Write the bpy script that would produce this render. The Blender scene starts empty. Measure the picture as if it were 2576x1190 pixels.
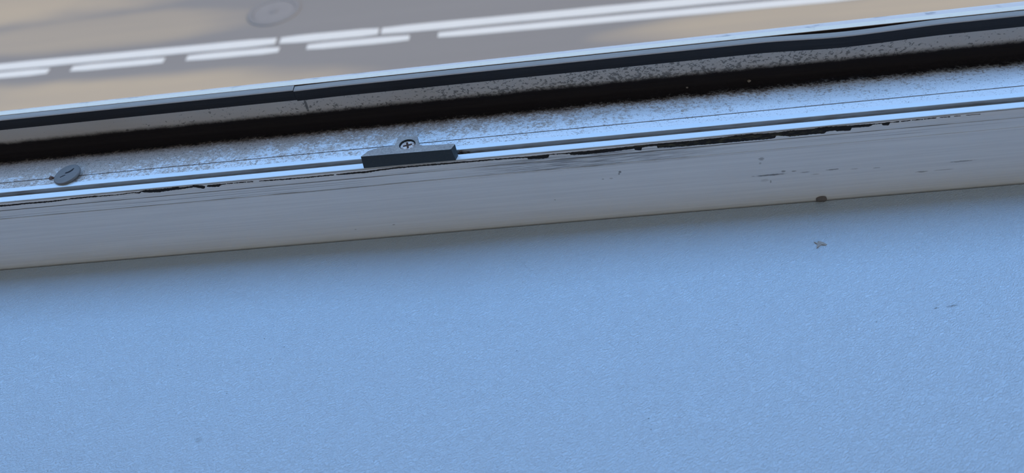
import bpy, bmesh, math, random
from mathutils import Vector, Matrix, noise as mnoise
SC = bpy.context.scene
COL = SC.collection
MM = 0.001

# ------------------------------------------------------------------ camera
cam_d = bpy.data.cameras.new('camera')
cam = bpy.data.objects.new('camera', cam_d)
COL.objects.link(cam)
cam_d.sensor_width = 36.0
cam_d.lens = 36.0 * 2100.0 / 2576.0
cam_d.clip_start = 0.01
cam_d.clip_end = 300
cam.matrix_world = Matrix(((0.99186, 0.08252, 0.09698, 0.0403),
                           (0.01134, 0.7013, -0.71277, -0.30295),
                           (-0.12683, 0.70807, 0.69466, 0.28809),
                           (0, 0, 0, 1)))
cam_d.dof.use_dof = True
cam_d.dof.focus_distance = 0.415
cam_d.dof.aperture_fstop = 12.0
SC.camera = cam

# ------------------------------------------------------------------ light
SUN_ELEV, SUN_AZ = 42.0, 18.0          # low sun standing behind the building line
SUN_POWER, SUN_COL = 8.2, (1.0, 0.76, 0.53)
SKY_POWER = 2.85
SKY_HORIZON, SKY_MID, SKY_ZENITH = (0.70, 0.92, 1.22), (0.47, 0.82, 1.38), (0.31, 0.62, 1.22)
ROOM_FILL = 21.5

SC.view_settings.view_transform = 'Standard'
SC.view_settings.look = 'None'
SC.view_settings.exposure = 0.0
SC.view_settings.gamma = 1.0
SC.view_settings.use_curve_mapping = False

world = bpy.data.worlds.new('sky')
SC.world = world
world.use_nodes = True
wn = world.node_tree
wn.nodes.clear()
wo = wn.nodes.new('ShaderNodeOutputWorld')
wb = wn.nodes.new('ShaderNodeBackground')
wt = wn.nodes.new('ShaderNodeTexCoord')
wx = wn.nodes.new('ShaderNodeSeparateXYZ')
wr = wn.nodes.new('ShaderNodeValToRGB')
wn.links.new(wt.outputs['Generated'], wx.inputs[0])
wn.links.new(wx.outputs['Z'], wr.inputs[0])
wr.color_ramp.elements[0].position = 0.0
wr.color_ramp.elements[0].color = (*[c * 0.5 for c in SKY_HORIZON], 1)
wr.color_ramp.elements[1].position = 1.0
wr.color_ramp.elements[1].color = (*[c * 0.5 for c in SKY_ZENITH], 1)
e = wr.color_ramp.elements.new(0.35)
e.color = (*[c * 0.5 for c in SKY_MID], 1)
wb.inputs['Strength'].default_value = 2.0 * SKY_POWER
wn.links.new(wr.outputs[0], wb.inputs[0])
wn.links.new(wb.outputs[0], wo.inputs[0])

sd = bpy.data.lights.new('sun', 'SUN')
sd.energy = SUN_POWER
sd.color = SUN_COL
sd.angle = math.radians(0.6)
sun = bpy.data.objects.new('sun', sd)
COL.objects.link(sun)
el, az = math.radians(SUN_ELEV), math.radians(SUN_AZ)
to_sun = Vector((math.cos(el) * math.cos(az), -math.cos(el) * math.sin(az), math.sin(el)))
sun.rotation_euler = to_sun.to_track_quat('Z', 'Y').to_euler()

# unseen fill light added behind the camera to brighten the frame's room side
ld = bpy.data.lights.new('room_fill_light', 'POINT')
ld.energy = ROOM_FILL
ld.color = (1.0, 0.96, 0.92)
ld.shadow_soft_size = 0.12
fill_ob = bpy.data.objects.new('room_fill_light', ld)
COL.objects.link(fill_ob)
fill_ob.location = (0.0, -2.6, 1.35)


# ------------------------------------------------------------------ node helpers
class V:
    """a socket with arithmetic"""
    def __init__(s, nt, sock): s.nt, s.s = nt, sock
    def _m(s, op, *o, clamp=False):
        n = s.nt.nodes.new('ShaderNodeMath'); n.operation = op; n.use_clamp = clamp
        for i, x in enumerate((s,) + o):
            if isinstance(x, V): s.nt.links.new(x.s, n.inputs[i])
            else: n.inputs[i].default_value = x
        return V(s.nt, n.outputs[0])
    def __add__(s, o): return s._m('ADD', o)
    def __sub__(s, o): return s._m('SUBTRACT', o)
    def __mul__(s, o): return s._m('MULTIPLY', o)
    def rsub(s, k): return (s * -1.0) + k
    def max(s, o): return s._m('MAXIMUM', o)
    def min(s, o): return s._m('MINIMUM', o)
    def abs(s): return s._m('ABSOLUTE')
    def pow(s, o): return s._m('POWER', o)
    def clamp(s): return s._m('ADD', 0.0, clamp=True)
    def step(s, a, b):
        """smooth 0..1 between a and b (either order)"""
        n = s.nt.nodes.new('ShaderNodeMapRange'); n.interpolation_type = 'SMOOTHSTEP'
        lo, hi = (a, b) if a < b else (b, a)
        n.inputs['From Min'].default_value = lo; n.inputs['From Max'].default_value = hi
        n.inputs['To Min'].default_value = 0.0 if a < b else 1.0
        n.inputs['To Max'].default_value = 1.0 if a < b else 0.0
        s.nt.links.new(s.s, n.inputs['Value'])
        return V(s.nt, n.outputs['Result'])


class Mat:
    def __init__(s, name, rough=0.5, spec=0.5, ior=1.45):
        s.m = bpy.data.materials.new(name); s.m.use_nodes = True
        s.nt = s.m.node_tree
        s.b = s.nt.nodes['Principled BSDF']
        s.b.inputs['Roughness'].default_value = rough
        s.b.inputs['Specular IOR Level'].default_value = spec
        tc = s.nt.nodes.new('ShaderNodeTexCoord')
        s.co = tc.outputs['Object']
        sx = s.nt.nodes.new('ShaderNodeSeparateXYZ')
        s.nt.links.new(s.co, sx.inputs[0])
        s.x, s.y, s.z = (V(s.nt, sx.outputs[i]) for i in range(3))
    def vec(s, scale=(1, 1, 1), rot=(0, 0, 0), loc=(0, 0, 0)):
        n = s.nt.nodes.new('ShaderNodeMapping')
        n.inputs['Scale'].default_value = scale; n.inputs['Rotation'].default_value = rot
        n.inputs['Location'].default_value = loc
        s.nt.links.new(s.co, n.inputs[0])
        return n.outputs[0]
    def vec2(s, ang, scale):
        n = s.nt.nodes.new('ShaderNodeMapping'); n.inputs['Rotation'].default_value = (0, 0, ang)
        m = s.nt.nodes.new('ShaderNodeMapping'); m.inputs['Scale'].default_value = scale
        s.nt.links.new(s.co, n.inputs[0]); s.nt.links.new(n.outputs[0], m.inputs[0])
        return m.outputs[0]
    def noise(s, scale, detail=3.0, rough=0.55, vec=None, dist=0.0):
        n = s.nt.nodes.new('ShaderNodeTexNoise')
        n.inputs['Scale'].default_value = scale; n.inputs['Detail'].default_value = detail
        n.inputs['Roughness'].default_value = rough; n.inputs['Distortion'].default_value = dist
        s.nt.links.new(vec if vec is not None else s.co, n.inputs['Vector'])
        return V(s.nt, n.outputs['Fac'])
    def vor(s, scale, vec=None, feature='F1'):
        n = s.nt.nodes.new('ShaderNodeTexVoronoi'); n.feature = feature
        n.inputs['Scale'].default_value = scale
        s.nt.links.new(vec if vec is not None else s.co, n.inputs['Vector'])
        return V(s.nt, n.outputs['Distance'])
    def mix(s, f, a, b):
        n = s.nt.nodes.new('ShaderNodeMix'); n.data_type = 'RGBA'
        ins = [i for i in n.inputs if i.type == 'RGBA']
        fi = [i for i in n.inputs if i.type == 'VALUE'][0]
        if isinstance(f, V): s.nt.links.new(f.s, fi)
        else: fi.default_value = f
        for i, c in zip(ins, (a, b)):
            if isinstance(c, tuple): i.default_value = (*c[:3], 1)
            else: s.nt.links.new(c, i)
        return [o for o in n.outputs if o.type == 'RGBA'][0]
    def color(s, c):
        if isinstance(c, tuple): s.b.inputs['Base Color'].default_value = (*c, 1)
        else: s.nt.links.new(c, s.b.inputs['Base Color'])
    def rough(s, v): s.nt.links.new(v.s, s.b.inputs['Roughness'])
    def bump(s, h, strength=0.3, dist=0.001):
        n = s.nt.nodes.new('ShaderNodeBump')
        n.inputs['Strength'].default_value = strength; n.inputs['Distance'].default_value = dist
        s.nt.links.new(h.s, n.inputs['Height'])
        s.nt.links.new(n.outputs[0], s.b.inputs['Normal'])
    def normal_z(s):
        g = s.nt.nodes.new('ShaderNodeNewGeometry')
        x = s.nt.nodes.new('ShaderNodeSeparateXYZ')
        s.nt.links.new(g.outputs['True Normal'], x.inputs[0])
        return V(s.nt, x.outputs[2])
    def spot(s, a, b, a0, b0, ra, rb, rot=0.0, wob=None):
        """soft ellipse mask in two coordinates"""
        c, k = math.cos(rot), math.sin(rot)
        da, db = a - a0, b - b0
        u = (da * (c / ra)) + (db * (k / ra))
        w = (da * (-k / rb)) + (db * (c / rb))
        d = (u * u) + (w * w)
        if wob is not None: d = d + wob
        return d.step(1.0, 0.25)


# ------------------------------------------------------------------ object helpers
def tag(o, label=None, cat=None, group=None, kind=None):
    if label: o['label'] = label
    if cat: o['category'] = cat
    if group: o['group'] = group
    if kind: o['kind'] = kind
    return o


def mesh_obj(name, verts, faces, mat, parent=None, smooth=False, fix=True):
    me = bpy.data.meshes.new(name)
    me.from_pydata([tuple(v) for v in verts], [], faces)
    if fix:
        bm = bmesh.new(); bm.from_mesh(me)
        bmesh.ops.recalc_face_normals(bm, faces=bm.faces)
        bm.to_mesh(me); bm.free()
    me.materials.append(mat.m if isinstance(mat, Mat) else mat)
    if smooth:
        for p in me.polygons: p.use_smooth = True
    o = bpy.data.objects.new(name, me)
    COL.objects.link(o)
    if parent: o.parent = parent
    return o


def empty(name, loc=(0, 0, 0)):
    o = bpy.data.objects.new(name, None)
    COL.objects.link(o); o.location = loc
    o.empty_display_size = 0.02
    return o


def extrude_x(prof, xs, off=None):
    """closed (y,z) profile in mm swept along x (metres); off(x) -> (dy,dz) mm"""
    vs, fs = [], []
    n = len(prof)
    for x in xs:
        dy, dz = off(x) if off else (0, 0)
        vs += [(x, (y + dy) * MM, (z + dz) * MM) for y, z in prof]
    for i in range(len(xs) - 1):
        for j in range(n):
            k = (j + 1) % n
            fs.append((i * n + j, i * n + k, (i + 1) * n + k, (i + 1) * n + j))
    fs.append(tuple(range(n)))
    fs.append(tuple(range((len(xs) - 1) * n, len(xs) * n)))
    return vs, fs


def box(x0, x1, y0, y1, z0, z1):
    vs = [(x, y, z) for x in (x0, x1) for y in (y0, y1) for z in (z0, z1)]
    fs = [(0, 1, 3, 2), (4, 6, 7, 5), (0, 4, 5, 1), (2, 3, 7, 6), (0, 2, 6, 4), (1, 5, 7, 3)]
    return vs, fs


def join(*parts):
    vs, fs = [], []
    for v, f in parts:
        b = len(vs); vs += v; fs += [tuple(i + b for i in q) for q in f]
    return vs, fs


def bevel(o, w=0.0005, seg=2, angle=30):
    m = o.modifiers.new('bevel', 'BEVEL'); m.width = w; m.segments = seg
    m.limit_method = 'ANGLE'; m.angle_limit = math.radians(angle)
    return o


def lump(r, seed, sub=2, sq=(1, 1, 1), amp=0.35, freq=1.0):
    bm = bmesh.new()
    bmesh.ops.create_icosphere(bm, subdivisions=sub, radius=1.0)
    for v in bm.verts:
        d = 1 + amp * mnoise.noise(v.co * freq + Vector((seed * 7.3, seed * 1.7, seed)))
        v.co = Vector((v.co.x * sq[0], v.co.y * sq[1], v.co.z * sq[2])) * (r * d)
    vs = [tuple(v.co) for v in bm.verts]
    fs = [tuple(v.index for v in f.verts) for f in bm.faces]
    bm.free()
    return vs, fs


def moved(p, d):
    return [(v[0] + d[0], v[1] + d[1], v[2] + d[2]) for v in p[0]], p[1]


def prism(poly, z0, z1):
    """xy polygon (metres) between two heights"""
    n = len(poly)
    vs = [(x, y, z0) for x, y in poly] + [(x, y, z1) for x, y in poly]
    fs = [tuple(range(n)), tuple(range(n, 2 * n))]
    fs += [(i, (i + 1) % n, n + (i + 1) % n, n + i) for i in range(n)]
    return vs, fs

OVERHANG = 0.45
OPP_TOP = 16.0
ROAD_A, ROAD_B, ROAD_TAN = (0.080, 0.077, 0.070), (0.104, 0.099, 0.089), (0.172, 0.142, 0.096)
LINE_A, LINE_B = (0.265, 0.265, 0.235), (0.225, 0.225, 0.20)
IRON_A, IRON_B = (0.074, 0.072, 0.067), (0.086, 0.083, 0.075)
LID_A, LID_B = (0.082, 0.079, 0.073), (0.098, 0.094, 0.086)
RES = [[(-263.11,40.83,39.73),(-254.54,40.68,39.8),(-249.24,40.5,39.73),(-241.72,40.56,39.9),(-231.12,40.53,39.77),(-224.77,40.47,39.82),(-217.45,40.66,40.29),(-216.56,40.91,40.25),(-204.57,40.96,40.31),(-203.49,41.18,40.25),(-202.5,40.86,40.32),(-193.2,40.51,40.18),(-183.07,40.93,40.58),(-180.74,40.71,39.96),(-179.26,41.24,40.7),(-177.43,41.59,40.2),(-170.33,41.37,39.69),(-165.1,41.52,40.08),(-159.93,41.62,40.19),(-159.39,41.14,40.21),(-152.92,41.48,40.63),(-152.45,41.83,40.7),(-149.74,41.53,40.05),(-147.86,41.21,39.42),(-147.08,40.89,39.5),(-146.58,40.64,40.32)],[(-145.66,40.66,40.34),(-145.11,41.12,40.11),(-141.71,41.08,39.8),(-139.67,41.14,39.73),(-138.56,41.13,40.4),(-137.93,41.05,40.6),(-135.67,41.09,40.72)],[(-135.27,41.07,40.73),(-132.43,41.13,40.71),(-132.13,41.06,40.76)],[(-131.82,41.07,40.78),(-129.4,41.12,40.71),(-125.58,41.06,40.63)],[(-125.18,41.02,40.68),(-121.98,40.96,40.54)],[(-118.98,40.84,40.54),(-113.38,40.86,40.37),(-105.43,40.69,40.14),(-95.48,40.6,40.05),(-81.59,40.63,40.12)],[(-80.41,40.51,40.15),(-77.66,40.66,39.94),(-71.73,40.79,39.95),(-66.26,40.71,39.83),(-59.91,41.01,40.3),(-51.25,41.38,40.66),(-38.46,41.35,40.6),(-28.83,41.26,40.51),(-21.92,41.24,40.45),(-12.56,41.0,40.38),(-2.66,40.96,40.34),(7.36,40.73,40.11),(12.26,40.57,39.99),(12.59,40.57,39.06),(15.79,40.62,39.0),(19.55,40.69,38.75),(21.63,40.73,38.88),(22.2,40.71,39.08),(22.83,40.69,40.32),(27.14,40.71,40.22),(32.36,40.59,39.97),(32.81,40.66,39.41),(33.83,40.72,39.19),(40.16,40.65,38.94),(46.86,40.71,38.92),(55.95,40.85,39.24),(62.42,41.02,39.62),(62.78,41.09,38.89),(64.24,41.08,38.52),(65.71,41.07,38.44),(66.1,41.07,39.73),(69.23,41.12,40.02),(72.9,41.05,39.93),(73.25,41.05,38.84),(78.01,41.03,38.54),(88.95,40.92,38.34),(96.21,41.18,38.24),(103.09,41.16,38.18),(108.86,41.56,38.19),(116.22,41.52,38.24),(121.43,41.29,38.1),(125.71,41.27,38.14),(126.78,41.27,38.47),(127.28,41.14,39.45),(131.21,41.37,38.94),(133.54,41.49,38.39),(139.23,41.34,38.4),(143.3,41.31,38.5),(146.3,41.59,38.45),(148.77,41.65,38.41),(149.79,41.62,39.22),(151.36,41.57,39.43),(153.66,41.46,39.3),(154.21,41.42,38.95),(160.38,41.24,38.64),(160.83,41.22,40.03),(164.69,41.18,39.87),(168.71,41.11,39.84),(170.08,41.0,40.61),(173.91,40.96,40.6),(174.29,41.04,39.85),(177.09,41.1,39.56),(177.55,41.01,40.65),(181.54,41.1,40.67)],[(182.23,41.07,40.75),(186.37,41.22,40.75)],[(187.06,41.19,40.79),(191.89,41.15,40.76)],[(192.23,41.19,40.8),(197.56,41.26,40.85)],[(199.1,41.17,40.94),(203.58,41.13,40.78)],[(205.28,41.11,40.87),(208.02,41.09,40.82)],[(210.41,41.03,40.88),(216.57,40.97,40.7)]]
# ------------------------------------------------------------------ materials
# inner sill: white plastic with an embossed grain
M_sill = Mat('embossed_white_pvc', rough=0.28, spec=0.9)
g1 = M_sill.noise(1.0, 1.5, 0.5, M_sill.vec2(math.radians(-30), (700, 1550, 900)), 1.0)
g2 = M_sill.noise(60, 2.0)
h = (g1.step(0.30, 0.72)) + (g2 * 0.25)
M_sill.bump(h, 0.55, 0.0006)
wob = M_sill.noise(900, 3.0) * 1.6 - 0.8
wob2 = M_sill.noise(2600, 2.0) * 3.0 - 1.2
mk = None
for (x, y, rx, ry, ro, k) in [(180.7, -71.6, 1.5, .55, .25, .8), (187.4, -71.0, 3.6, .7, .15, .75), (-131.5, -114.1, 2.6, 2.0, 0, .28)]:
    q = M_sill.spot(M_sill.x, M_sill.y, x * MM, y * MM, rx * MM, ry * MM, ro, wob2) * k
    mk = q if mk is None else mk.max(q)
for (x, y) in [(98.24, -72.9), (-183.3, -79.4), (56, -116.9), (-115.2, -61.4), (-153.5, -73.6), (-125.5, -91), (-46.8, -58.3),
               (3, -78.6), (155, -76.7), (-14.3, -63.6), (-109.5, -73.8), (-104.4, -67.2), (56.4, -121.9), (-194.9, -124.6), (55.4, -78.8)]:
    q = M_sill.spot(M_sill.x, M_sill.y, x * MM, y * MM, .42 * MM, .28 * MM, .4, wob) * 0.8
    mk = mk.max(q)
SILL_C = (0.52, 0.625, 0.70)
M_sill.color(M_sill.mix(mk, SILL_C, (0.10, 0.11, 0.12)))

# painted frame: face of the rail, the rebate floor and the upstand
M_rail = Mat('aged_white_frame', rough=0.42, spec=1.0)
X, Y, Z = M_rail.x, M_rail.y, M_rail.z
streak = M_rail.noise(1.0, 4.0, 0.6, M_rail.vec((14, 300, 900)))
streak2 = M_rail.noise(1.0, 3.0, 0.6, M_rail.vec((9, 500, 2600), loc=(3, 0, 7)))
blot = M_rail.noise(18, 3.0)
base = M_rail.mix(streak.step(0.3, 0.7) * 0.7 + blot * 0.35 - 0.05, (0.72, 0.77, 0.80), (0.82, 0.87, 0.895))
# scratch lines under the arris of the room face
inface = Y.step(7.0 * MM, 6.6 * MM)
band = Z.step(30.0 * MM, 32.5 * MM) * Z.step(40.0 * MM, 38.2 * MM)
lines = (streak2.step(0.56, 0.66) * band * inface) * 0.55
thin = M_rail.noise(1.0, 2.0, 0.5, M_rail.vec((30, 10, 10)))
ln2 = ((Z - 37.1 * MM).abs().step(0.30 * MM, 0.10 * MM)) * inface * (thin.step(0.25, 0.55)) * 0.75
ln3 = ((Z - 32.2 * MM).abs().step(0.28 * MM, 0.08 * MM)) * inface * (thin.step(0.62, 0.45)) * X.step(0.02, -0.06) * 0.8
mir = ((X - 40 * MM).abs().step(75 * MM, 20 * MM)) * band * inface * (M_rail.noise(1.0, 3.0, 0.6, M_rail.vec((60, 900, 3600))).step(0.44, 0.60)) * 0.75
fm = lines.max(ln2).max(ln3).max(mir)
wob = M_rail.noise(1.0, 3.0, 0.6, M_rail.vec((500, 900, 1800))) * 2.0 - 0.9
for (x, z, rx, rz, k) in [(125.5, 18.0, 9.5, .55, .8), (131.8, 19.4, 1.4, .6, .6), (136.8, 19.0, 1.5, .4, .6), (142.0, 17.8, 2.6, .35, .55),
                          (147.0, 16.2, 3.0, .3, .35), (154.8, 18.0, 3.6, .42, .75), (165, 17.3, 2.5, .3, .35), (175, 16.8, 2.2, .35, .5),
                          (196, 12.4, 3.6, .5, .6), (206, 12.4, 5.5, .3, .4), (213.5, 16.3, 7.5, .4, .6), (121.4, 27.4, 1.7, 1.2, .5),
                          (120.8, 25, .7, .7, .4), (126.3, 14.2, .5, 1.1, .5), (123.4, 15.2, 2.4, 1.2, .18), (55.3, 27.3, .8, .8, .8), (54.8, 26.2, .6, .5, .7),
                          (37.4, 32.2, 1.8, .22, .8), (47, 24, .8, .5, .4), (51, 24, 1.1, .5, .35), (-59, 8.0, .9, .4, .5), (-79, 7.0, .6, .4, .4), (23, 14.5, .6, .5, .4)]:
    fm = fm.max(M_rail.spot(X, Z, x * MM, z * MM, rx * MM, rz * MM, 0.0, wob) * k * inface)
c = M_rail.mix(fm, base, (0.07, 0.07, 0.075))
# grime on the rebate floor: thicker towards the drain corner and towards the left
infloor = Y.step(15.05 * MM, 15.4 * MM) * Y.step(47 * MM, 46 * MM)
n1 = M_rail.noise(1.0, 5.0, 0.72, M_rail.vec((520, 620, 500), (0, 0, 0.35)), 0.6)
n2 = M_rail.noise(95, 4.0, 0.6)
n3 = M_rail.noise(1.0, 3.0, 0.6, M_rail.vec((1500, 1700, 900)))
amt = ((Y - 29 * MM) * 22.0) + ((X - 20 * MM) * -1.5) + (n2 - 0.5) * 1.1
film = (amt + 0.16 + (n1 - 0.5) * 2.1).step(-0.05, 0.5) * infloor
c = M_rail.mix(film * 0.80, c, (0.40, 0.285, 0.195))
specks = ((n3 + (n1 - 0.5) * 0.5 + (amt * 0.06)).step(0.57, 0.66)) * infloor
c = M_rail.mix(specks * 0.72, c, (0.085, 0.075, 0.065))
lgro = ((Y - 21.0 * MM).abs().step(0.62 * MM, 0.2 * MM)) * infloor * ((n1 * 0.9 + 0.30).clamp())
c = M_rail.mix(lgro, c, (0.13, 0.11, 0.085))
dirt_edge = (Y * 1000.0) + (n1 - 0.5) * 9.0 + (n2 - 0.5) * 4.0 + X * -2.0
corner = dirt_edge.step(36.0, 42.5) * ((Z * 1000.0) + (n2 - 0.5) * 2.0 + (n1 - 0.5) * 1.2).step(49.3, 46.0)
# mould specks on the upstand
inup = Y.step(46.5 * MM, 47.2 * MM) * Z.step(62 * MM, 61 * MM)
sp = M_rail.noise(1.0, 4.0, 0.65, M_rail.vec((520, 700, 760), (0.5, 0.5, 0.3)), 0.4)
dens = ((X - 70 * MM).abs() * -0.95) + 0.19 + (n2 - 0.5) * 0.30 + (Z - 52 * MM) * -14.0
spm = (sp + dens * 0.55).step(0.60, 0.66) * inup
c = M_rail.mix(inup * 0.8, c, (0.48, 0.445, 0.40))
c = M_rail.mix(spm * 0.8, c, (0.085, 0.08, 0.068))
seam = M_rail.spot(X, Z, -100.4 * MM, 51.5 * MM, 1.0 * MM, 5.0 * MM, 0.0, wob) * inup
c = M_rail.mix(seam * 0.85, c, (0.05, 0.045, 0.04))
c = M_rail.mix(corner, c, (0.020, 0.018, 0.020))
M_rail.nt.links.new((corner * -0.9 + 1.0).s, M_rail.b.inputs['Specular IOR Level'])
M_rail.color(c)
M_rail.bump((n1 * (film * 0.8 + 0.05)) + streak2 * inface * 0.05, 0.35, 0.0006)
M_rail.rough((film * 0.35) + (corner * 0.3) + 0.36)

M_lip = Mat('clean_white_pvc', rough=0.35, spec=0.5)
lipn = M_lip.noise(1.0, 2.0, 0.5, M_lip.vec((900, 900, 900)))
groz = M_lip.z.step(41.9 * MM, 41.5 * MM)
groove_n = M_lip.noise(1.0, 3.0, 0.6, M_lip.vec((55, 300, 700)))
cl = M_lip.mix(lipn.step(0.70, 0.78) * 0.35, (0.73, 0.83, 0.88), (0.30, 0.34, 0.37))
cl = M_lip.mix(groz * (groove_n.step(0.42, 0.75) * 0.3 + 0.70), cl, (0.17, 0.145, 0.12))
M_lip.color(cl)

M_gasket = Mat('black_rubber', rough=0.55, spec=0.35)
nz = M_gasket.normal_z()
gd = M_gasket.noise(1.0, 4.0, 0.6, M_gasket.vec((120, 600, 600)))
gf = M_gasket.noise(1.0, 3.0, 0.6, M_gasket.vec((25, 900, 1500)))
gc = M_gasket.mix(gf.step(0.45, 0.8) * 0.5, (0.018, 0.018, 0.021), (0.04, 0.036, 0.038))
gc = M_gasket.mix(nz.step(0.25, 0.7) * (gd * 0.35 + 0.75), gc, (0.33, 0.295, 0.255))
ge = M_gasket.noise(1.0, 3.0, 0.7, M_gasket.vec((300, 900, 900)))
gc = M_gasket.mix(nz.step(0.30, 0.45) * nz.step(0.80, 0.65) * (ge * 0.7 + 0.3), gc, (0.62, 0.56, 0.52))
M_gasket.color(gc)

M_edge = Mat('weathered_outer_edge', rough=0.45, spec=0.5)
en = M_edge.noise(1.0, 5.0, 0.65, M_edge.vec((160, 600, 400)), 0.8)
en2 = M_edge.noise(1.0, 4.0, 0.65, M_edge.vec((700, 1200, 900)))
M_edge_c = (M_edge.mix((en.step(0.56, 0.78) * 0.5).max(en2.step(0.64, 0.72) * 0.5), (0.93, 0.81, 0.63), (0.42, 0.36, 0.28)))  # cream base is warmed in place of sunlight; the blotches are grime
inner = M_edge.y.step(51.15 * MM, 51.0 * MM) * M_edge.z.step(62.75 * MM, 62.4 * MM)  # shade of the gap behind the seal, painted onto the inner wall
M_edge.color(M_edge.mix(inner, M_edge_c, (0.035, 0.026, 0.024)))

M_ledge = Mat('painted_outer_ledge', rough=0.5, spec=0.4)
ln = M_ledge.noise(1.0, 3.0, 0.6, M_ledge.vec((60, 160, 60)))
M_ledge.color(M_ledge.mix(ln.step(0.57, 0.68) * 0.8, (0.74, 0.61, 0.53), (0.30, 0.27, 0.26)))

M_res = Mat('black_seal_residue', rough=0.6, spec=0.3)
rn = M_res.noise(1.0, 4.0, 0.65, M_res.vec((260, 900, 1500)))
rz = M_res.x.step(0.03, 0.085) * M_res.x.step(0.165, 0.13)
rc = M_res.mix(rn.step(0.5, 0.68) * (rz * 0.85 + 0.08), (0.013, 0.012, 0.013), (0.085, 0.080, 0.045))
M_res.color(rc)
M_res.bump(rn, 0.4, 0.0005)

M_plate = Mat('dusty_dark_zinc', rough=0.5, spec=0.45)
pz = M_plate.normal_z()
pn = M_plate.noise(900, 4.0, 0.7)
pn2 = M_plate.noise(120, 3.0, 0.6)
pc = M_plate.mix(pn.step(0.5, 0.75) * 0.5, (0.028, 0.036, 0.040), (0.055, 0.064, 0.066))
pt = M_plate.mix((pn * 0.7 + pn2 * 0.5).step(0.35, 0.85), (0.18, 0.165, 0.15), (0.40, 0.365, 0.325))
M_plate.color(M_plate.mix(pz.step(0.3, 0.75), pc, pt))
M_plate.bump(pn, 0.35, 0.0004)

M_screw = Mat('rusty_zinc_screw', rough=0.45, spec=0.5)
sn = M_screw.noise(700, 4.0, 0.65)
M_screw.color(M_screw.mix(sn.step(0.42, 0.58) * 0.8, (0.62, 0.57, 0.53), (0.25, 0.14, 0.09)))
M_slot = Mat('rusted_screw_recess', rough=0.8, spec=0.2)
M_slot.color((0.055, 0.028, 0.018))

M_cap = Mat('grey_plastic', rough=0.55, spec=0.35)
M_cap.color(M_cap.mix(M_cap.noise(500, 3.0).step(0.4, 0.8) * 0.4, (0.16, 0.15, 0.14), (0.21, 0.195, 0.18)))
M_capdark = Mat('dirt_black', rough=0.8, spec=0.2)
M_capdark.color((0.022, 0.021, 0.024))

M_crumb = Mat('pale_crumb', rough=0.8, spec=0.2)
M_crumb.color(M_crumb.mix(M_crumb.noise(900, 3.0), (0.17, 0.14, 0.11), (0.42, 0.37, 0.32)))
M_rust = Mat('rust_brown', rough=0.85, spec=0.2)
M_rust.color(M_rust.mix(M_rust.noise(1200, 3.0), (0.08, 0.045, 0.035), (0.24, 0.16, 0.13)))
M_debris = Mat('plant_debris', rough=0.8, spec=0.2)
M_debris.color(M_debris.mix(M_debris.noise(700, 3.0).step(0.4, 0.65), (0.035, 0.022, 0.016), (0.28, 0.19, 0.13)))
M_scrap = Mat('grey_flake', rough=0.7, spec=0.3)
M_scrap.color(M_scrap.mix(M_scrap.noise(600, 3.0), (0.34, 0.31, 0.28), (0.46, 0.42, 0.37)))
M_putty = Mat('grey_putty', rough=0.75, spec=0.25)
M_putty.color(M_putty.mix(M_putty.noise(900, 3.0), (0.12, 0.115, 0.11), (0.20, 0.19, 0.185)))

# street: worn asphalt with a warmer tan tone in long patches
M_road = Mat('worn_asphalt', rough=0.9, spec=0.1)
a1 = M_road.noise(1.0, 3.0, 0.55, M_road.vec((0.28, 0.75, 1)))
a2 = M_road.noise(45, 3.0, 0.7)
ast = M_road.noise(1.0, 3.0, 0.55, M_road.vec((0.12, 2.2, 1), loc=(4, 1, 0)))
rcol = M_road.mix(a2 * 0.5 + ast * 0.5, ROAD_A, ROAD_B)
tan_patch = None
wr_ = (a1 - 0.5) * 1.6
for (x, y, rx, ry, k) in [(-8.2, 11.4, 2.2, 0.7, .9), (-6.9, 10.25, 2.2, .42, .6), (-6.2, 8.5, 3.2, .42, 1.0), (-9.0, 8.6, 2.5, .5, .9),
                          (2.6, 8.62, 1.9, .30, .95), (5.4, 8.5, 3.0, .45, 1.0), (-5.9, 11.4, 1.2, .4, .5)]:
    q = M_road.spot(M_road.x, M_road.y, x, y, rx * 1.35, ry * 1.35, -0.03, wr_) * k
    tan_patch = q if tan_patch is None else tan_patch.max(q)
M_road.color(M_road.mix(tan_patch * ((ast * 0.9 + 0.45).clamp()), rcol, ROAD_TAN))
M_line = Mat('white_road_paint', rough=0.7, spec=0.3)
M_line.color(M_line.mix(M_line.noise(5, 3.0) * 0.5, LINE_A, LINE_B))
M_iron = Mat('dull_cast_iron', rough=0.7, spec=0.3)
M_iron.color(M_iron.mix(M_iron.noise(8, 3.0), IRON_A, IRON_B))
M_pave = Mat('concrete_paving', rough=0.85, spec=0.25)
M_pave.color(M_pave.mix(M_pave.noise(6, 4.0), (0.26, 0.25, 0.24), (0.34, 0.33, 0.31)))
M_wall_out = Mat('render_facade', rough=0.85, spec=0.2)
M_wall_out.color(M_wall_out.mix(M_wall_out.noise(12, 4.0), (0.42, 0.39, 0.35), (0.5, 0.47, 0.42)))
M_opp = Mat('grey_render', rough=0.85, spec=0.2)
M_opp.color(M_opp.mix(M_opp.noise(2, 4.0), (0.22, 0.21, 0.20), (0.27, 0.26, 0.25)))
M_wall_in = Mat('room_wall_paint', rough=0.8, spec=0.2)
M_wall_in.color(M_wall_in.mix(M_wall_in.noise(5, 3.0), (0.64, 0.62, 0.59), (0.68, 0.66, 0.63)))
M_ceil = Mat('white_ceiling_paint', rough=0.85, spec=0.2)
M_ceil.color(M_ceil.mix(M_ceil.noise(5, 3.0), (0.72, 0.70, 0.67), (0.76, 0.74, 0.71)))
M_floor = Mat('brown_floor', rough=0.5, spec=0.4)
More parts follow.
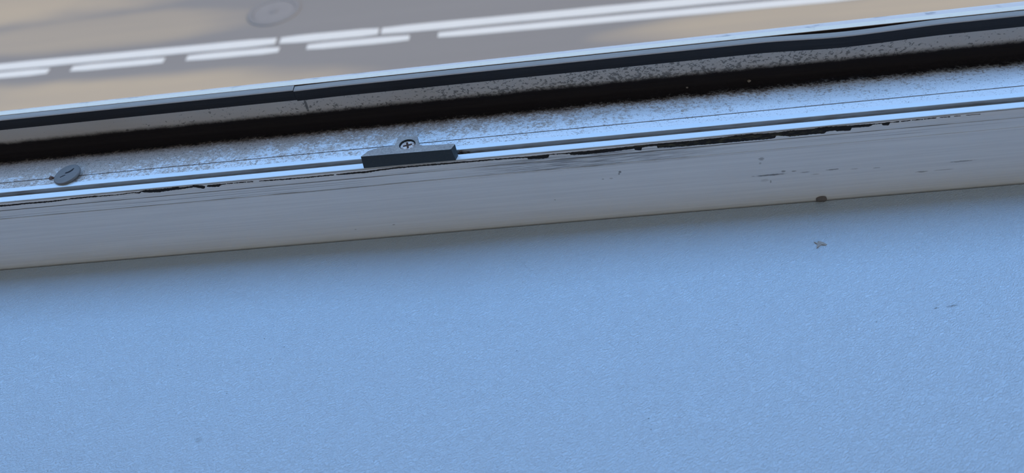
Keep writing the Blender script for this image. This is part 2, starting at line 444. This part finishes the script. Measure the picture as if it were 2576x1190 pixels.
M_floor.color(M_floor.mix(M_floor.noise(1.0, 4.0, 0.6, M_floor.vec((2, 20, 1))), (0.16, 0.10, 0.06), (0.26, 0.17, 0.10)))

# ------------------------------------------------------------------ the street below
STREET = -5.2
CAMX = 0.0
o = mesh_obj('road', *box(-40, 40, 5.2, 14.2, STREET - 0.25, STREET), M_road)
tag(o, 'grey asphalt street seen far below the open window', 'road', kind='structure')
road = o
kv = join(box(-40, 40, 5.0, 5.2, STREET - 0.25, STREET + 0.12), box(-40, 40, 14.2, 14.4, STREET - 0.25, STREET + 0.12))
tag(mesh_obj('kerb', *kv, M_pave), 'concrete kerbs edging the street', 'kerb', kind='structure')
tag(mesh_obj('pavement', *join(box(-40, 40, 0.135, 5.0, STREET - 0.25, STREET + 0.1), box(-40, 40, 14.4, 40, STREET - 0.25, STREET + 0.1)), M_pave),
    'concrete pavements on both sides of the street', 'pavement', kind='structure')


def road_line(x0, x1, y0, slope, w, name='road_marking', seed=0):
    """painted strip with slightly worn rounded ends, lying on the asphalt"""
    n = max(6, int((x1 - x0) / 0.35))
    vs = []
    rnd = random.Random(seed)
    for i in range(n + 1):
        x = x0 + (x1 - x0) * i / n
        ww = w * (0.80 if i in (0, n) else 1.0) * rnd.uniform(0.95, 1.04)
        y = y0 + slope * x
        for z in (STREET, STREET + 0.004):
            vs += [(x, y - ww / 2, z), (x, y + ww / 2, z)]
    fs = []
    for i in range(n):
        a, b = i * 4, (i + 1) * 4
        fs += [(a + 2, b + 2, b + 3, a + 3), (a, a + 1, b + 1, b), (a, b, b + 2, a + 2), (a + 1, a + 3, b + 3, b + 1)]
    fs += [(0, 2, 3, 1), (n * 4, n * 4 + 1, n * 4 + 3, n * 4 + 2)]
    return mesh_obj(name, vs, fs, M_line, road)


S_SL, S_Y0, S_W = -0.0268, 9.315, 0.185
for x0, x1 in [(-20, -3.945), (-3.885, -2.54), (-2.50, 14)]:
    road_line(x0, x1, S_Y0, S_SL, S_W, seed=x0)
D_SL, D_Y0, D_W = -0.0292, 9.0785, 0.150
dash = [(-7.12 - 1.66 * k - 1.33, -7.12 - 1.66 * k) for k in range(5, 0, -1)] + [(-8.5, -7.12), (-6.783, -5.453), (-5.133, -3.853), (-3.473, -2.101), (-1.726, 3.5), (3.9, 9.0)]
for x0, x1 in dash:
    road_line(x0, x1, D_Y0, D_SL, D_W, seed=x0)

# manhole: dark iron ring set in the asphalt with a lid
mh = empty('manhole_cover', (-4.15, 10.23, STREET))
tag(mh, 'round dark iron manhole cover set in the street beyond the white lines', 'manhole cover')
def ring(r0, r1, z0, z1, n=48):
    vs = []
    for i in range(n):
        a = 2 * math.pi * i / n
        for r, z in ((r0, z0), (r1, z0), (r1, z1), (r0, z1)):
            vs.append((r * math.cos(a), r * math.sin(a), z))
    fs = []
    for i in range(n):
        j = (i + 1) % n
        for k in range(4):
            l = (k + 1) % 4
            fs.append((i * 4 + k, j * 4 + k, j * 4 + l, i * 4 + l))
    return vs, fs
def disc(r, z0, z1, n=48):
    return prism([(r * math.cos(2 * math.pi * i / n), r * math.sin(2 * math.pi * i / n)) for i in range(n)], z0, z1)
mesh_obj('rim', *ring(0.30, 0.375, 0.0, 0.014), M_iron, mh)
M_lid = Mat('dusty_iron_lid', rough=0.8, spec=0.25)
M_lid.color(M_lid.mix(M_lid.noise(6, 3.0), LID_A, LID_B))
lid = mesh_obj('lid', *disc(0.295, 0.0, 0.010), M_lid, mh)
mesh_obj('lifting_boss', *disc(0.06, 0.008, 0.016, 20), M_iron, lid)

# ------------------------------------------------------------------ building shell
# facade with the window opening, from the pavement to above the window
OX, OT = 0.80, 1.35
FY0, FY1 = -0.24, 0.13
fac = join(box(-6, -OX, FY0, FY1, STREET - 0.2, 2.6), box(OX, 6, FY0, FY1, STREET - 0.2, 2.6),
           box(-OX, OX, FY0, FY1, STREET - 0.2, -0.03), box(-OX, OX, FY0, FY1, OT, 2.6))
tag(mesh_obj('wall_front', *fac, M_wall_out), 'rendered house wall around the window opening', 'wall', kind='structure')
tag(mesh_obj('wall_left', *box(-2.1, -2.0, -4.0, FY0, -0.9, 1.75), M_wall_in), 'plain cream wall on the left of the room', 'wall', kind='structure')
tag(mesh_obj('wall_right', *box(2.0, 2.1, -4.0, FY0, -0.9, 1.75), M_wall_in), 'plain cream wall on the right of the room', 'wall', kind='structure')
tag(mesh_obj('wall_back', *box(-2.1, 2.1, -4.1, -4.0, -0.9, 1.75), M_wall_in), 'plain cream wall at the back of the room', 'wall', kind='structure')
tag(mesh_obj('ceiling', *box(-2.1, 2.1, -4.1, FY0, 1.75, 1.85), M_ceil), 'white ceiling of the room', 'ceiling', kind='structure')
tag(mesh_obj('floor', *box(-2.1, 2.1, -4.1, FY0, -1.0, -0.9), M_floor), 'brown floor of the room', 'floor', kind='structure')
tag(mesh_obj('sky_block_opposite', *box(-45, 45, 19.0, 27.0, STREET - 0.2, OPP_TOP), M_opp), 'unseen block added across the street to cut off low sky', 'house', kind='structure')  # added out of view, its height set to block the low sky
if OVERHANG:
    tag(mesh_obj('sky_block_above', *box(-3, 3, FY1, OVERHANG, 1.62, 1.80), M_wall_out), 'unseen slab added above the window to cut off high sky', 'balcony', kind='structure')  # added out of view, its depth set to block the high sky

# ------------------------------------------------------------------ inner sill
so = mesh_obj('windowsill', *extrude_x([(-0.6, -22), (-0.6, -0.5), (-0.75, 0), (-290, 0), (-297, -2), (-300, -8), (-300, -22)], [-OX + 0.002, OX - 0.002]), M_sill)
tag(so, 'wide white plastic windowsill with fine embossed grain, below the frame', 'windowsill', kind='structure')

# ------------------------------------------------------------------ window frame
win = empty('window_1', (0, 0.028, 0.0))
tag(win, 'open white window frame with dirty rebate and black rubber seal', 'window', kind='structure')
WX = OX - 0.004
def wpart(name, vf, mat, smooth=False):
    vs, fs = vf
    o = mesh_obj(name, vs, fs, mat, None, smooth)
    o.parent = win
    o.matrix_parent_inverse = Matrix.Translation((0, -0.028, 0.0))
    return o
FACE = [(0, 0), (3.2, 32.0), (3.7, 37.0), (4.0, 39.3), (4.45, 41.2), (4.65, 41.75), (5.0, 42.0)]
rail = [(0.3, -24), (0.3, -0.6), (-0.05, 0.6), (-0.25, 2.2), (-0.25, 4.5), (-0.05, 7.5), (0.55, 12), (3.12, 31.9), (3.35, 32.0), (3.22, 32.25), (3.66, 36.95), (3.9, 37.05), (3.72, 37.3), (4.0, 39.3), (4.4, 41.0), (4.45, 41.3),
        (8.2, 41.3), (8.2, 39.4), (12.45, 39.4), (12.45, 41.5), (15.1, 41.5), (15.2, 41.6), (20.75, 41.4), (20.83, 41.12), (21.17, 41.12), (21.25, 41.38),
        (29, 40.8), (37.5, 40.0), (42.5, 39.6), (44.6, 40.0), (46.2, 41.0), (47.3, 42.6), (47.8, 44.6), (48.0, 47.0), (48.5, 54.0), (48.6, 56.5), (50.7, 56.8), (50.75, 60.4), (54.0, 60.4), (55, 10), (55, -24)]
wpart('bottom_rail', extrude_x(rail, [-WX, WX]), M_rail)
lip2 = [(4.4, 40.9), (4.5, 41.3), (4.65, 41.75), (4.85, 41.95), (5.05, 42.0), (8.43, 42.0), (8.43, 39.41), (8.1, 39.41), (8.1, 40.9)]
lip1 = [(12.3, 39.41), (12.3, 42.0), (15.2, 42.0), (15.2, 41.45), (12.6, 41.45), (12.6, 39.41)]
wpart('track_lip', extrude_x(lip2, [-WX, WX]), M_lip)
wpart('track_lip', extrude_x(lip1, [-WX, WX]), M_lip)

# outer edge of the frame and the rubber seal in two lengths
edge = [(50.9, 60.5), (50.9, 62.75), (51.2, 62.85), (53.9, 63.0), (54.4, 62.7), (54.7, 61.0), (54.9, 40.0), (54.0, 40.0), (54.0, 60.5)]
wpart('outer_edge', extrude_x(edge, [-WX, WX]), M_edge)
gprof = [(48.2, 55.8), (46.95, 56.0), (46.6, 58.5), (46.45, 62.1), (46.75, 62.4), (47.4, 62.55), (50.3, 62.6), (50.7, 62.3), (50.7, 60.8), (48.9, 59.0)]
def bulge(x):
    if x < 0.125: return (0.0, 0.0)
    t = (x - 0.125) / 0.04
    if t <= 1: s = t * t * (3 - 2 * t)
    else:
        t = min(1, (x - 0.165) / 0.05); s = 1 - t * t * (3 - 2 * t)
    return (-1.7 * s, -0.25 * s)
wpart('gasket', extrude_x([(y, z + 0.25) for y, z in gprof], [-WX, -0.1036]), M_gasket)
xs = [-0.1034] + [0.12 + 0.003 * i for i in range(36)] + [WX]
def seat(x):
    a = bulge(x)
    t = max(0.0, 1 - (x + 0.1034) / 0.02)
    return (a[0] - 0.25 * t, a[1] - 0.15 * t)
xs = [-0.1034, -0.098, -0.092, -0.0834] + xs[1:]
wpart('gasket', extrude_x(gprof, xs, seat), M_gasket)

# peeled black seal left along the arris of the room face
def on_face(s):
    s *= MM
    for (y0, z0), (y1, z1) in zip(FACE, FACE[1:]):
        l = math.hypot(y1 - y0, z1 - z0) * MM
        if s <= l or (y1, z1) == FACE[-1]:
            u = min(1.0, s / l)
            y, z = y0 + u * (y1 - y0), z0 + u * (z1 - z0)
            k = 1 / math.hypot(y1 - y0, z1 - z0)
            return y, z, -(z1 - z0) * k, (y1 - y0) * k
        s -= l
def residue(run, seed):
    rnd = random.Random(seed)
    pts = []
    for (a, b) in zip(run, run[1:]):
        n = max(1, int((b[0] - a[0]) / 0.5))
        for i in range(n):
            t = i / n
            pts.append([a[k] + (b[k] - a[k]) * t for k in range(3)])
    pts.append(list(run[-1]))
    for p in pts[1:-1]:
        p[1] += rnd.uniform(-.11, .11); p[2] += rnd.uniform(-.11, .11)
        if p[1] - p[2] < 0.18:
            c_ = (p[1] + p[2]) / 2; p[1], p[2] = c_ + .09, c_ - .09
    K = 6
    vs, fs = [], []
    for x, st, sb in pts:
        for lay in (0.03, 0.16):
            for k in range(K + 1):
                s = sb + (st - sb) * k / K
                y, z, ny, nz = on_face(s)
                d = lay if 0 < k < K else lay * 0.6
                vs.append((x * MM, (y + ny * d) * MM, (z + nz * d) * MM))
    n = 2 * (K + 1)
    for i in range(len(pts) - 1):
        for lay in (0, 1):
            for k in range(K):
                a = i * n + lay * (K + 1) + k
                fs.append((a, a + 1, a + n + 1, a + n))
        for k in (0, K):
            a = i * n + k; b = a + K + 1
            fs.append((a, b, b + n, a + n))
    for i in (0, len(pts) - 1):
        for k in range(K):
            a = i * n + k; b = a + K + 1
            fs.append((a, a + 1, b + 1, b))
    return vs, fs
for i, run in enumerate(RES):
    p = wpart('seal_residue', residue(run, i), M_res)
    if i == 0: p['label'] = 'black peeling seal residue along the frame arris'

# remaining frame sides (out of the picture, they close the window opening)
wpart('side_jamb', box(-WX, -WX + 0.05, 0.0, 0.055, 0.041, OT - 0.005), M_lip)
wpart('side_jamb', box(WX - 0.05, WX, 0.0, 0.055, 0.041, OT - 0.005), M_lip)
wpart('head_rail', box(-WX + 0.05, WX - 0.05, 0.0, 0.055, OT - 0.06, OT - 0.005), M_lip)

# outer ledge
lv = []
for x, z in ((-0.796, 12.2), (-0.333, 13.05), (0.0, 13.9), (0.295, 15.3), (0.796, 18.0)):
    lv += [(x, 0.0552, 0.026), (x, 0.133, z * MM), (x, 0.1355, z * MM - 0.001), (x, 0.1355, z * MM - 0.02), (x, 0.1335, z * MM - 0.02), (x, 0.0552, 0.022)]
lf = []
for i in range(4):
    for k in range(6):
        l = (k + 1) % 6
        lf.append((i * 6 + k, i * 6 + l, (i + 1) * 6 + l, (i + 1) * 6 + k))
lf += [tuple(range(6)), tuple(range(24, 30))]
tag(mesh_obj('window_ledge', lv, lf, M_ledge), 'pale outer ledge just beyond the frame edge', 'ledge', kind='structure')

# ------------------------------------------------------------------ strike plate
ZT = 49.0
PY = -1.25
sp_ = empty('strike_plate', (-0.0442, 0.008, 0.042))
tag(sp_, 'dark grey metal strike plate with a screw tab, on the white track lips', 'strike plate')
def local(o, root):
    o.parent = root
    o.matrix_parent_inverse = Matrix.Translation(-Vector(root.location))
    return o
# body: a bar with sloping ends; left end chamfered in plan
bp = [(-66.1, 6.2), (-63.1, 9.9), (-60.2, 11.2), (-52.0, 11.9), (-50.6, 12.5), (-50.0, 14.0), (-49.3, 18.6), (-48.9, 18.95), (-40.2, 18.35), (-39.8, 17.9), (-39.0, 13.4), (-38.2, 11.4), (-36.6, 10.3),
      (-33.0, 10.0), (-21.9, 9.5), (-20.9, 8.9), (-22.6, 5.55), (-23.2, 5.35)]
bp = [(x, y + PY) for x, y in bp]
HC, HR = (-44.2, 12.2 + PY), 4.0
def plate_mesh():
    bm = bmesh.new()
    n = len(bp)
    outer = [bm.verts.new((x, y, ZT)) for x, y in bp]
    N = 40
    hole = [bm.verts.new((HC[0] + HR * math.cos(2 * math.pi * i / N), HC[1] + HR * math.sin(2 * math.pi * i / N), ZT)) for i in range(N)]
    eds = [bm.edges.new((outer[i], outer[(i + 1) % n])) for i in range(n)] + [bm.edges.new((hole[i], hole[(i + 1) % N])) for i in range(N)]
    bmesh.ops.triangle_fill(bm, use_beauty=True, edges=eds, normal=(0, 0, 1))
    low = []
    for i, (x, y) in enumerate(bp):
        xx, yy = x, y
        if y <= 6.3 + PY and x < -60: xx, yy = x - 0.2, 5.95 + PY
        if i >= n - 3: xx = x + (1.0 if i > n - 3 else 0.3)
        if i >= n - 2: yy = 5.6 + PY
        zb = 42.02 if y <= 15.2 else 41.7
        low.append(bm.verts.new((xx, yy, zb)))
    for i in range(n):
        j = (i + 1) % n
        bm.faces.new((outer[i], outer[j], low[j], low[i]))
    # countersunk hole
    h1 = [bm.verts.new((HC[0] + (HR - .15) * math.cos(2 * math.pi * i / N), HC[1] + (HR - .15) * math.sin(2 * math.pi * i / N), ZT - 1.6)) for i in range(N)]
    for i in range(N):
        j = (i + 1) % N
        bm.faces.new((hole[i], h1[i], h1[j], hole[j]))
    bm.faces.new(h1)
    bm.faces.new(low[::-1])
    bmesh.ops.recalc_face_normals(bm, faces=bm.faces)
    for v in bm.verts: v.co *= MM
    vs = [tuple(v.co) for v in bm.verts]
    bm.verts.index_update()
    fs = [tuple(v.index for v in f.verts) for f in bm.faces]
    bm.free()
    return vs, fs
body = local(mesh_obj('plate_body', *plate_mesh(), M_plate), sp_)
# screw: dished head with a cross recess
def screw_head():
    vs, fs = [], []
    N = 36
    prof = [(3.75, 47.45), (3.7, 48.0), (3.3, 48.3), (2.2, 48.5), (0.0, 48.55)]
    for r, z in prof[:-1]:
        for i in range(N):
            a = 2 * math.pi * i / N
            vs.append(((HC[0] + r * math.cos(a)) * MM, (HC[1] + r * math.sin(a)) * MM, z * MM))
    vs.append((HC[0] * MM, HC[1] * MM, prof[-1][1] * MM))
    for k in range(len(prof) - 2):
        for i in range(N):
            j = (i + 1) % N
            fs.append((k * N + i, k * N + j, (k + 1) * N + j, (k + 1) * N + i))
    k = len(prof) - 2
    for i in range(N):
        fs.append((k * N + i, k * N + (i + 1) % N, len(vs) - 1))
    fs.append(tuple(range(N)))
    return vs, fs
scr = local(mesh_obj('screw', *screw_head(), M_screw, None, True), sp_)
scr['label'] = 'rusty cross-head screw'
c4 = []
rot = math.radians(12)
for q in range(4):
    for a_, r_ in ((-0.20, 2.3), (0.20, 2.3), (math.pi / 4, 0.72)):
        an = q * math.pi / 2 + a_ + rot
        c4.append(((HC[0] + r_ * math.cos(an)) * MM, (HC[1] + r_ * math.sin(an)) * MM))
rec = mesh_obj('cross_recess', *prism(c4, 48.1 * MM, 48.6 * MM), M_slot)
rec.parent = scr
rec['label'] = 'dark cross-shaped recess'

# ------------------------------------------------------------------ loose cap
cap = empty('screw_cap', (-0.2236, 0.0205, 0.0425))
cap.rotation_euler = (math.radians(4), math.radians(-5), 0)
tag(cap, 'tilted round grey plastic screw cap lying in the dirty rebate', 'screw cap')
NC = 48
cv = []
for (r, z) in ((6.7, 0.0), (7.0, 0.35), (7.0, 0.9), (6.6, 1.25), (4.0, 1.45)):
    cv += [(r * MM * math.cos(2 * math.pi * i / NC), r * MM * math.sin(2 * math.pi * i / NC), z * MM) for i in range(NC)]
cf = []
for k in range(4):
    for i in range(NC):
        j = (i + 1) % NC
        cf.append((k * NC + i, k * NC + j, (k + 1) * NC + j, (k + 1) * NC + i))
cf += [tuple(range(NC)), tuple(range(4 * NC, 5 * NC))]
mesh_obj('disc', cv, cf, M_cap, cap)
sl = [(-0.8, 0.9), (0.4, 1.2), (1.6, 1.9), (2.8, 3.3), (3.3, 3.1), (2.9, 1.6), (1.6, 0.5), (0.2, 0.1), (-1.0, 0.2)]
mesh_obj('slot', *prism([(x * MM, y * MM) for x, y in sl], 1.3 * MM, 1.52 * MM), M_capdark, cap)['label'] = 'dark curved slot'
sl2 = [(-3.0, -2.0), (-1.6, -1.2), (-0.2, -0.8), (-0.1, -1.15), (-1.4, -1.8), (-2.6, -2.4)]
mesh_obj('slot', *prism([(x * MM, y * MM) for x, y in sl2], 1.3 * MM, 1.50 * MM), M_capdark, cap)['label'] = 'thin dark slot'

# ------------------------------------------------------------------ crumbs and scraps
def single(name, vf, mat, loc, label, cat, group=None, smooth=False):
    o = mesh_obj(name, *vf, mat, None, smooth)
    o.location = [c_ * MM for c_ in loc]
    tag(o, label, cat, group)
    return o
single('rust_crumb', join(lump(1.2 * MM, 3, 2, (1, .8, .6), .7, 1.6), moved(lump(.7 * MM, 8, 2, (1.3, .6, .5), .6, 1.5), (1.5 * MM, .1 * MM, -.1 * MM))), M_rust, (-233.3, 20.7, 41.9),
       'reddish brown crumb beside the tilted grey screw cap', 'crumb')
single('pale_crumb', lump(1.0 * MM, 5, 2, (1, .8, .7), .4, 1.3), M_crumb, (122.6, 45.6, 41.6), 'pale crumb in the black channel, larger and right one of two', 'crumb', 'pale crumbs in the dark channel', True)
single('pale_crumb', lump(.6 * MM, 11, 2, (1, .8, .7), .4, 1.3), M_crumb, (92.5, 45.6, 41.3), 'tiny pale crumb in the black channel, left one of two', 'crumb', 'pale crumbs in the dark channel', True)
# dry plant bits wedged in the groove
rnd = random.Random(4)
parts = []
for i in range(16):
    x = -20.4 + 5.6 * (i / 16.0) ** 1.2
    parts.append(moved(lump(rnd.uniform(.35, .65) * MM * (1.25 - i / 28), i, 1, (rnd.uniform(1, 1.9), rnd.uniform(.5, .9), rnd.uniform(.5, .9)), .5, 1.5),
                       (x * MM, rnd.uniform(10.6, 12.0) * MM, (39.7 + rnd.uniform(0, 1.9) * (1.1 - i / 16)) * MM)))
o = mesh_obj('groove_debris', *join(*parts), M_debris)
tag(o, 'dry brown debris in the groove at the right end of the strike plate', 'debris', kind='stuff')
# wisp of fibre over the debris
sc = [(141.19, -27.79), (142.35, -28.3), (143.05, -28.25), (143.0, -27.7), (143.5, -27.4), (144.3, -27.8), (145.32, -28.71), (146.66, -29.95), (145.92, -30.52), (144.81, -30.17), (143.9, -30.0),
      (142.9, -30.9), (141.39, -31.94), (141.9, -30.4), (142.3, -29.35), (141.57, -28.71)]
def flake():
    n = len(sc); cx, cy = 143.6, -29.4
    vs = []
    for k, (z0, s) in enumerate(((0.02, 1.0), (0.30, 0.93))):
        for i, (x, y) in enumerate(sc):
            vs.append(((cx + (x - cx) * s) * MM, (cy + (y - cy) * s) * MM, (z0 + (0.25 if k and i % 3 == 0 else 0)) * MM))
    fs = [tuple(range(n)), tuple(range(n, 2 * n))] + [(i, (i + 1) % n, n + (i + 1) % n, n + i) for i in range(n)]
    return vs, fs
o = mesh_obj('dry_flake', *flake(), M_scrap)
tag(o, 'small three-pointed dry grey flake lying on the blue-lit windowsill', 'flake')
single('putty_lump', lump(1.0 * MM, 21, 3, (2.5, 1.0, 1.6), .35, 1.2), M_putty, (151.2, -0.55, 1.3), 'small grey putty lump stuck where windowsill meets the frame', 'putty lump', None, True)
